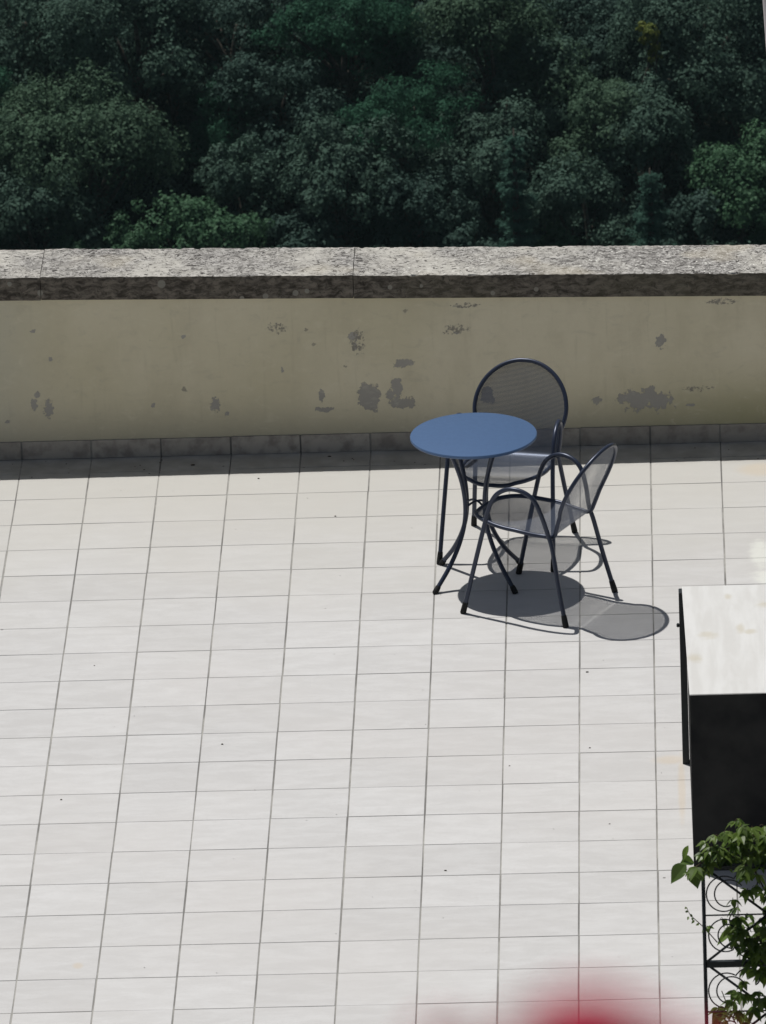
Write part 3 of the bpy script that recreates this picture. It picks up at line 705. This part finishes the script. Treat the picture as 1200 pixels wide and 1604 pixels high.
TREES = [
 # px, py, w, h, kind, back, label
 (130, 255, 250, 235, 'oaky', 0, 'big domed grey green oak at the left, beside the dark gap'),
 (40, 80, 270, 260, 'oak', 2, 'speckled grey oak filling the top left corner'),
 (215, 70, 190, 220, 'oak', 1, 'tall grey oak second from the top left corner'),
 (70, 345, 190, 150, 'oak', -1.5, 'grey green oak at the far left just above the parapet, below the domed oak'),
 (-20, 215, 130, 200, 'acac', 1.5, 'soft green feathery tree cut by the left edge'),
 (15, 330, 90, 110, 'oakd', -1, 'small dark oak in the bottom left corner of the wood, cut by the frame'),
 (212, 392, 92, 90, 'bush', -2.5, 'small round green bush peeping over the parapet, left of the brighter bush'),
 (322, 388, 160, 130, 'bush', -2.2, 'brightest green bush peeping over the parapet at left, below the black gap'),
 (405, 395, 60, 60, 'bush', -3, 'tiny pale green bush right of the brightest bush above the parapet'),
 (108, 395, 60, 50, 'bush', -3, 'tiny yellowish sprig of bush just above the left end of the parapet'),
 (375, 75, 230, 210, 'oakd', 2.5, 'dark bluish tree at the top, left of the centre'),
 (350, 190, 130, 140, 'acac', 1, 'soft green feathery tree with layered sprays, right of the black gap'),
 (445, 175, 170, 150, 'oakd', .8, 'dark grey tree between the layered green tree and the tree at top centre'),
 (385, 305, 120, 150, 'oak', -.5, 'pale grey speckled tree right of the black gap and low above the parapet'),
 (535, 305, 160, 190, 'oak', -1, 'upright pale speckled oak at the middle of the parapet'),
 (545, 75, 210, 220, 'acac', 2, 'blue green feathery tree at top centre'),
 (470, 20, 120, 120, 'oakd', 4, 'dark tree at the top edge, left of the blue green tree'),
 (632, 235, 200, 190, 'acac', -.2, 'soft green tree with flat layered foliage right of the centre'),
 (655, 345, 170, 130, 'oakd', -1.4, 'dark tree low above the parapet, below the layered green tree'),
 (775, 90, 210, 220, 'oaky', .5, 'olive green lit oak near the top, right of the centre'),
 (865, 150, 130, 190, 'oak', .8, 'grey oak close against the right side of the lit olive oak'),
 (770, 255, 190, 160, 'oak', -.6, 'grey twiggy oak behind the tall fir'),
 (945, 215, 170, 160, 'oaky', -.3, 'olive grey oak right of the tall fir, with a rounded top'),
 (1085, 85, 230, 240, 'oak', 1, 'large grey speckled oak in the top right part'),
 (1015, 235, 150, 190, 'oak', -.2, 'grey oak between the rounded olive oak and the dark hollow at the right'),
 (915, 330, 180, 150, 'oak', -1.2, 'grey oak low above the parapet, between the two firs'),
 (1175, 320, 160, 190, 'bush', -1, 'fresh green tree at the right edge, just above the parapet'),
 (1100, 355, 130, 110, 'oakd', -1.6, 'dark low tree left of the fresh green tree at the right edge'),
 (868, 383, 56, 50, 'bush', -3, 'small rounded bush on the parapet line between the two firs'),
 (720, 368, 120, 90, 'oakd', -2, 'dark low shrub left of the foot of the tall fir'),
 (480, 378, 130, 90, 'oakd', -2, 'dark low shrub left of the upright speckled oak'),
 (1150, 190, 120, 160, 'oak', 1.4, 'grey oak at the right edge above the dark hollow'),
 (660, 30, 120, 120, 'oakd', 4, 'very dark tree at the top edge, between the blue green tree and the olive oak'),
 (950, 25, 140, 130, 'oakd', 3.5, 'dark tree at the top edge, left of the yellow leaves'),
 (275, 165, 150, 190, 'oakd', 3.2, 'dark oak set back behind the black gap, right of the big domed oak'),
 (640, 120, 130, 150, 'oakd', 3.0, 'dark oak set back above the layered green tree, left of the olive oak'),
 (735, 185, 110, 120, 'oakd', 1.6, 'small dark oak under the lit olive oak'),
 (955, 115, 110, 150, 'oakd', 2.6, 'dark oak set back below the yellow leaves'),
 (1165, 30, 110, 120, 'oakd', 2.4, 'dark oak in the top right corner'),
 (40, -70, 200, 160, 'oakd', 5, None), (260, -60, 200, 150, 'oakd', 5, None), (760, -70, 200, 160, 'oak', 5, None), (1060, -80, 240, 180, 'oakd', 5, None),
 (-120, 300, 200, 240, 'oak', 0, None), (-130, 60, 200, 240, 'oakd', 2, None), (1330, 90, 230, 260, 'oakd', 2, None), (1320, 330, 200, 200, 'oak', -1, None),
 (560, 520, 230, 160, 'oakd', -5, None), (860, 520, 230, 160, 'oak', -5, None), (240, 520, 230, 160, 'oakd', -5, None), (1120, 520, 230, 160, 'oak', -5, None), (480, -70, 200, 150, 'oakd', 5, None),
]
HID = iter(['dark oak just above the top left corner, outside the picture', 'dark oak above the top edge, left of the centre, outside the picture', 'grey oak above the top edge, right of the centre, outside the picture',
 'dark oak above the top right corner, outside the picture', 'grey oak outside the left edge, lower one', 'dark oak outside the left edge, upper one', 'dark oak outside the right edge, upper one',
 'grey oak outside the right edge, lower one', 'dark oak hidden behind the middle of the parapet', 'grey oak hidden behind the parapet right of the middle', 'dark oak hidden behind the left part of the parapet',
 'grey oak hidden behind the right end of the parapet', 'dark oak above the top edge at the centre, outside the picture'])
for i, (px, py, wp, hp, kd, bk, lb) in enumerate(TREES):
    nm = {'bush': 'green_bush', 'acac': 'feathery_tree'}.get(kd, 'oak_tree')
    if lb and 'shrub' in lb: nm = 'shrub'
    cat = 'bush' if nm in ('green_bush', 'shrub') and wp < 165 and not (lb and 'tree' in lb) else 'tree'
    if kd == 'bush' and lb and 'tree' in lb: nm = 'broadleaf_tree'
    make_tree(px, py, wp, hp, kd, lb or next(HID), cat, bk, seed=i, name=nm, bigger=.8 if wp < 100 else 1.0)
make_tree(808, 320, 105, 200, 'con', 'tall narrow fir with drooping tiers, its pointed top right of the centre', 'tree', -5, dens=1.6, seed=80, name='fir_tree')
make_tree(1020, 358, 120, 160, 'con', 'shorter fir with a pointed top, right one of the two, low above the parapet', 'tree', -5, dens=1.6, seed=81, name='fir_tree')
make_tree(1019, 78, 30, 84, 'yel', 'slender sapling with yellow leaves near the top right', 'tree', -4.5, dens=.35, seed=82, name='yellow_leaved_sapling', bigger=.9)

# low undergrowth on the hillside between the trunks
r = np.random.default_rng(5); nc = 1900; per = 110
cx_ = r.uniform(-27, 13, nc); cy_ = r.uniform(238, 272, nc); ch_ = r.uniform(.2, 2.2, nc); cr_ = r.uniform(.35, .9, nc)
cz_ = np.array([terr(a, b_) for a, b_ in zip(cx_, cy_)])+ch_*.7
dd = r.normal(size=(nc, per, 3)); dd /= np.linalg.norm(dd, axis=2)[..., None]; dd[..., 2] = abs(dd[..., 2])*1.1-.15
C = (np.stack([cx_, cy_, cz_], 1)[:, None, :]+dd*cr_[:, None, None]*(.6+.4*r.random((nc, per, 1)))).reshape(-1, 3)
N = (dd.reshape(-1, 3)+r.normal(0, .5, (nc*per, 3))); N /= np.linalg.norm(N, axis=1)[:, None]
o = quads_obj('undergrowth', C, N, r.uniform(.06, .12, nc*per), LEAF['oakd'], None, 9, asp=1.2); tag(o, 'dark low undergrowth between the tree trunks on the hillside', 'undergrowth', kind='stuff')

# ------------------------------------------------------------------ iron railing with scrolls, balcony, vine
YR = -13.0
def rp(x, y, dy=0.0): p = ony(x, y, YR+dy); return Vector(p)
PB = ony(1101, 1357, YR); S_ = (ony(1201, 1357, YR)[0]-ony(1101, 1357, YR)[0])/100     # metres per photo pixel at the railing
SZ = (ony(1101, 1357, YR)[2]-ony(1101, 1457, YR)[2])/100
def rl(dx, dy, off=0.0): return (dx*S_, off, -dy*SZ)         # railing-local: px right of post, px below top rail
rail = empty('iron_railing', tuple(PB)); tag(rail, 'black wrought iron railing with curled scrolls and diagonal bars, overgrown at lower right', 'railing')
H_ = 455
for x_ in (0, 302, 604):
    b = MB(); b.tube([rl(x_, -2), rl(x_, H_)], .0068, 10); b.build('post', MA['iron'], rail, smooth=True)
b = MB(); b.box(-3*S_, 605*S_, -.012, .012, -4*SZ, 1.5*SZ); b.build('top_rail', MA['iron'], rail)
for k_ in range(1, 4): b = MB(); b.box(3*S_, 605*S_, -.009, .009, -(152*k_+6)*SZ, -(152*k_-3)*SZ); b.build('cross_rail', MA['iron'], rail)
b = MB()
for k_ in range(3):
    y0 = 152*k_+3
    for x0, x1 in ((3, 100), (202, 299), (305, 402)):
        xa, xb = (x0, x1)
        b = MB(); b.tube([rl(xa if x0 != 202 else xb, y0, .004), rl(xb if x0 != 202 else xa, y0+74, .004)], .0048, 8); b.build('diagonal_bar', MA['iron'], rail, smooth=True); b = MB()
        b.tube([rl(xa if x0 != 202 else xb, y0+146, -.004), rl(xb if x0 != 202 else xa, y0+74, -.004)], .0048, 8); b.build('diagonal_bar', MA['iron'], rail, smooth=True)
b = MB()
for k_ in range(3):
    b = MB(); b.tube([rl(0, 152*k_+77), rl(300, 152*k_+77)], .0032, 8); b.build('thin_rail', MA['iron'], rail, smooth=True)
b = MB()
def scroll(cx, cy, r0, r1, a0, a1, off=0.0, n=26, th=.0027):
    pts = []
    for i in range(n+1):
        t = i/n; a = math.radians(a0+(a1-a0)*t); q = r0+(r1-r0)*t; pts.append(rl(cx+q*math.cos(a), cy-q*math.sin(a), off))
    b.tube(pts, th, 6)
for k_ in range(3):
    o0 = 152*k_
    for mx in (0, 1):
        fx = (lambda q: q) if mx == 0 else (lambda q: 200-q)
        sg = 1 if mx == 0 else -1
        for (cx, cy, r0, r1, a0, a1) in [(32, 45, 29, 26, 60, 300), (38, 47, 27, 16, 35, 285), (32, 108, 27, 24, 300, 60), (40, 106, 26, 12, 320, 60), (76, 118, 30, 26, 200, 360), (76, 118, 22, 9, 200, 400), (72, 30, 26, 9, 160, -40)]:
            if mx == 1: a0, a1 = 180-a0, 180-a1
            scroll(fx(cx), o0+cy, r0, r1, a0, a1)
    b.tube([rl(100, o0+3), rl(100, o0+149)], .003, 6)
b.build('scrollwork', MA['iron'], rail, smooth=True)
bc = empty('balcony', (PB[0]+2.0, YR-.6, 0)); tag(bc, 'stone balcony slab carrying the iron railing below the picture, bottom right', 'balcony')
zb = PB[2]-H_*SZ; b = MB(); b.bbox(-2.06, 3.5, -1.4, .72, zb-.16, zb-.001, .008); b.build('floor_slab', MA['stone'], bc)
b = MB(); b.box(-1.9, 3.5, -1.4, .2, .0, zb-.161); b.build('support_wall', MA['stone'], bc)

def leaf_shape(mb, base, dirv, nrm, L, W, droop=.15, m=0):
    d = Vector(dirv).normalized(); nn = Vector(nrm); nn = (nn-d*nn.dot(d)).normalized(); s_ = d.cross(nn)
    prof_ = [(0, .03), (.08, .36), (.18, .70), (.30, .93), (.42, 1.0), (.55, .90), (.66, .72), (.77, .48), (.88, .24), (.95, .09), (1.0, .0)]; base = Vector(base); v = []
    for t, w_ in prof_:
        c = base+d*(L*t)-Vector((0, 0, 1))*(droop*L*t*t)
        v += [c-s_*(W*w_/2)+nn*(W*.16*w_), c, c+s_*(W*w_/2)+nn*(W*.16*w_)]
    f = []
    for i in range(10):
        a = i*3; f += [(a, a+1, a+4, a+3), (a+1, a+2, a+5, a+4)]
    mb.add(v, f, m)
rv = random.Random(21)
vine = empty('climbing_vine', tuple(PB)); tag(vine, 'green climbing vine with five part leaves grown through the iron railing', 'vine')
stems = MB(); lv = MB(); tend = MB()
mains = []
def stem_path(pts, r=.004):
    P = spline([rl(x, y, o_) for x, y, o_ in pts], 8); stems.tube(P, [r*(1-.6*i/len(P)) for i in range(len(P))], 6); mains.append(P); return P
stem_path([(150, 455, -.03), (135, 350, .03), (150, 260, -.02), (110, 180, .03), (120, 100, -.02), (90, 30, .02), (60, -20, .03), (25, -15, .03), (-10, 5, .03), (-28, 22, .04)])
stem_path([(190, 455, .03), (160, 330, -.03), (120, 230, .03), (60, 200, -.02), (35, 230, .03)])
stem_path([(230, 455, .02), (200, 300, .03), (210, 160, -.02), (170, 60, .03), (130, -10, .02), (100, -50, .04)])
stem_path([(110, 180, .02), (60, 130, .03), (40, 90, .02), (52, 70, .03)])
stem_path([(120, 110, .02), (100, 100, -.03), (75, 120, .02), (60, 115, .03)])
stem_path([(150, 300, .02), (90, 290, .03), (50, 260, .03), (25, 200, .02)])
stem_path([(170, 200, .03), (140, 40, .03), (95, -30, .03), (60, -45, .03), (20, -42, .03)], .003)
P = stem_path([(20, 125, .03), (0, 102, .03), (-14, 90, .04), (-22, 82, .04), (-27, 72, .05)], .0022)
rvv = rv
def compound(c, size, n=5, up=None, spread=1.0):
    az = rv.uniform(-.9, .9)
    out = Vector((rv.uniform(-1, 1), -rv.uniform(.2, 1), rv.uniform(-.5, .1))).normalized()
    nrm = Vector((rv.uniform(-.45, .45), rv.uniform(-.6, .3), 1)).normalized()
    side = out.cross(nrm).normalized()
    pet = Vector(c); tip = pet+out*size*.35+Vector((0, 0, .01)); stems.tube([pet, (pet+tip)/2+Vector((0, 0, .006)), tip], .0012, 4)
    angs = {5: (-100, -50, 0, 50, 100), 3: (-65, 0, 65)}[n]
    for a in angs:
        a_ = math.radians(a*spread+rv.uniform(-8, 8)); d = out*math.cos(a_)+side*math.sin(a_)+Vector((0, 0, -.22))
        L = size*(1-.32*abs(a)/100)*rv.uniform(.9, 1.1)
        leaf_shape(lv, tip, d, nrm+Vector((rv.uniform(-.3, .3), rv.uniform(-.3, .3), 0)), L, L*.48, rv.uniform(.1, .45))
for pi, P in enumerate(mains[:-1]):
    nL = int(len(P)*.95)
    for q in range(nL):
        c = Vector(P[rv.randrange(0, len(P))])+Vector((rv.gauss(0, .022), rv.gauss(0, .03), rv.gauss(0, .022)))
        px = c.x/S_
        if px < -12 and rv.random() < .8: continue
        if px < 45 and -c.z/SZ > 25 and rv.random() < .72: continue
        compound(c, rv.uniform(.036, .062), 5 if rv.random() < .75 else 3)
# denser mass to the right
for q in range(330):
    px = rv.uniform(40, 330); py = rv.uniform(-22, 450)
    if py < 22 and rv.random() < .6: continue
    if rv.random() > sstep(38, 95, px+(12 if py > 190 else -6 if py > 110 else 0)): continue
    if 60 < py < 95 and px < 75: continue
    compound(Vector(rl(px, py, rv.gauss(0, .045))), rv.uniform(.036, .064), 5 if rv.random() < .8 else 3)
# the pair of broad single leaves hanging out at the left
leaf_shape(lv, rl(-26, 2, .04), (-.55, -.3, -.55), (-.55, -.7, .35), .085, .062, .1)
leaf_shape(lv, rl(-18, 6, .03), (.25, -.4, -.75), (.3, -.9, .2), .075, .058, .1)
leaf_shape(lv, rl(-14, -2, .03), (-.5, -.3, .25), (-.1, -.5, .9), .065, .05, .3)
leaf_shape(lv, rl(-22, -28, .03), (-.35, -.3, -.75), (-.6, -.7, .2), .055, .026, .2)
for q in range(7):
    x, y = [(-22, 82), (-25, 78), (-28, 74), (-24, 86), (-15, 92), (-8, 98), (-18, 88)][q]
    leaf_shape(lv, rl(x, y, .045), (rv.uniform(-1, .4), -.3, rv.uniform(-.8, .8)), (0, -1, .5), .016, .009)
compound(Vector(rl(4, 100, .02)), .035, 3)
for (x, y) in [(30, -25), (48, -30), (15, -22), (0, -15), (22, -5), (60, -42), (70, -30), (105, -40), (118, -32), (130, -45), (88, -22), (45, -8), (8, -30), (38, -40), (95, -5), (110, 5), (120, 20), (98, -12)]:
    compound(Vector(rl(x, y, .03)), rv.uniform(.038, .06), 5)
stems.build('stem', mat_simple('vine_stem', (0.05, 0.035, 0.02), (0.09, 0.07, 0.035), 30, .8), vine, smooth=True)
VL = mat_leaf('vine_leaves', (0.060, 0.115, 0.016), (0.16, 0.24, 0.04), 12, .45, .4, .5, (0.05, 0.06, 0.02))
lv.build('foliage', VL, vine)

# ------------------------------------------------------------------ red geranium close to the lens, on a balcony ledge
def near(x, y, dist): d = ray(x, y); return Vector(CAM+d*dist)
RED = MT('red_petals', .55, .3); RED.color(RED.mix(RED.noise(RED.coord(), 60, 3), (0.58, 0.006, 0.06), (0.75, 0.02, 0.12)))
tbn = RED.n('ShaderNodeBsdfTranslucent'); tbn.inputs[0].default_value = (0.7, 0.01, 0.09, 1); mxn = RED.n('ShaderNodeMixShader'); mxn.inputs[0].default_value = .3
RED.link(RED.b.outputs[0], mxn.inputs[1]); RED.link(tbn.outputs[0], mxn.inputs[2]); RED.link(mxn.outputs[0], RED.out.inputs[0])
GD = 1.09
def petal(mb, c, d, nrm, L, W):
    d = Vector(d).normalized(); nn = Vector(nrm); nn = (nn-d*nn.dot(d)).normalized(); s_ = d.cross(nn); v = []; f = []
    pr_ = [(0, .12), (.3, .6), (.6, .98), (.85, .85), (1, .3)]
    for t, w_ in pr_:
        cc = Vector(c)+d*L*t+nn*L*.18*math.sin(t*3)
        for k_ in (-1, -.5, 0, .5, 1): v.append(cc+s_*(W*w_/2*k_)+nn*(.12*W*k_*k_))
    for i in range(4):
        for k_ in range(4): a = i*5+k_; f.append((a, a+1, a+6, a+5))
    mb.add(v, f)
gp = near(900, 1604+900, GD)                     # rim of the pot, far below the picture
ger = empty('red_geranium', (gp.x, gp.y, gp.z)); tag(ger, 'out of focus red geranium bloom close to the lens at the bottom edge', 'flower')
gr = random.Random(3)
def bloom(x, y, R, dist, n=16):
    c = near(x, y, dist); mb = MB()
    for q in range(n):
        a = gr.uniform(0, 6.28); e = gr.uniform(-.3, 1.3); d = Vector((math.cos(a)*math.cos(e), math.sin(a)*math.cos(e), math.sin(e)))
        fc = c+d*R*.55
        for p_ in range(5):
            bb = 2*math.pi*p_/5+gr.random(); t1 = d.orthogonal().normalized(); t2 = d.cross(t1)
            pd = (t1*math.cos(bb)+t2*math.sin(bb))+d*.45; petal(mb, fc, pd, d, R*.5, R*.36)
    mb.v = [tuple(Vector(q)-Vector(gp)) for q in mb.v]
    mb.build('flower_head', RED.m, ger)
    st = MB(); st.tube([c-Vector(gp), (c-Vector(gp))*.5+Vector((.004, .003, 0)), Vector((0, 0, 0))], .0016, 6); st.build('stem', VL, ger, smooth=True)
bloom(918, 1604+88, .0120, GD, 40); bloom(990, 1604+118, .0115, GD*1.005, 26)
bloom(1065, 1604+160, .0125, GD*1.01, 16)
bloom(700, 1604+66, .0060, GD*1.02, 9)
lf = MB()
for q in range(9):
    a = gr.uniform(0, 6.28); c = Vector((math.cos(a)*.02, math.sin(a)*.02, .012+gr.random()*.012)); 
    n_ = 14; v = [tuple(c)]; 
    for k_ in range(n_): t = 2*math.pi*k_/n_; rr = .016*(1+.12*math.cos(5*t)); v.append((c.x+rr*math.cos(t), c.y+rr*math.sin(t), c.z+.004*math.cos(2*t)+.003))
    lf.add(v, [(0, k_+1, (k_+1) % n_+1) for k_ in range(n_)])
lf.build('foliage', VL, ger)
pot = empty('flower_pot', (gp.x, gp.y, gp.z-.075)); tag(pot, 'small terracotta pot of the blurred red geranium, below the bottom edge', 'flower pot')
b = MB(); b.lathe([(.030, 0), (.040, .062), (.045, .062), (.045, .076), (.040, .076), (.037, .070)], 32); autosmooth(b.build('pot_body', MA['clay'], pot))
ldg = MB(); ldg.bbox(-.9, .9, -.16, .055, -.06, -.0005, .004); o = ldg.build('window_ledge', MA['stone'], None, loc=(gp.x, gp.y, gp.z-.075)); tag(o, 'stone window ledge under the geranium pot, below the bottom edge', 'ledge')

# ------------------------------------------------------------------ thin air between here and the hillside
hb = MB(); hb.box(-1510, 1510, -410, 3010, min(q[2] for q in TV)-1.5, max(max(q[2] for q in TV), 40)+1); hz = hb.build('haze', None); tag(hz, kind='stuff'); hz['label'] = 'thin bluish summer air over the valley'; hz['category'] = 'haze'
hm = bpy.data.materials.new('thin_air'); hm.use_nodes = True; t_ = hm.node_tree; t_.nodes.remove(t_.nodes['Principled BSDF'])
pv = t_.nodes.new('ShaderNodeVolumePrincipled'); pv.inputs['Color'].default_value = (.6, .9, .95, 1); pv.inputs['Density'].default_value = 0.00005; pv.inputs['Anisotropy'].default_value = 0
t_.links.new(pv.outputs[0], t_.nodes['Material Output'].inputs['Volume']); hz.data.materials.clear(); hz.data.materials.append(hm)
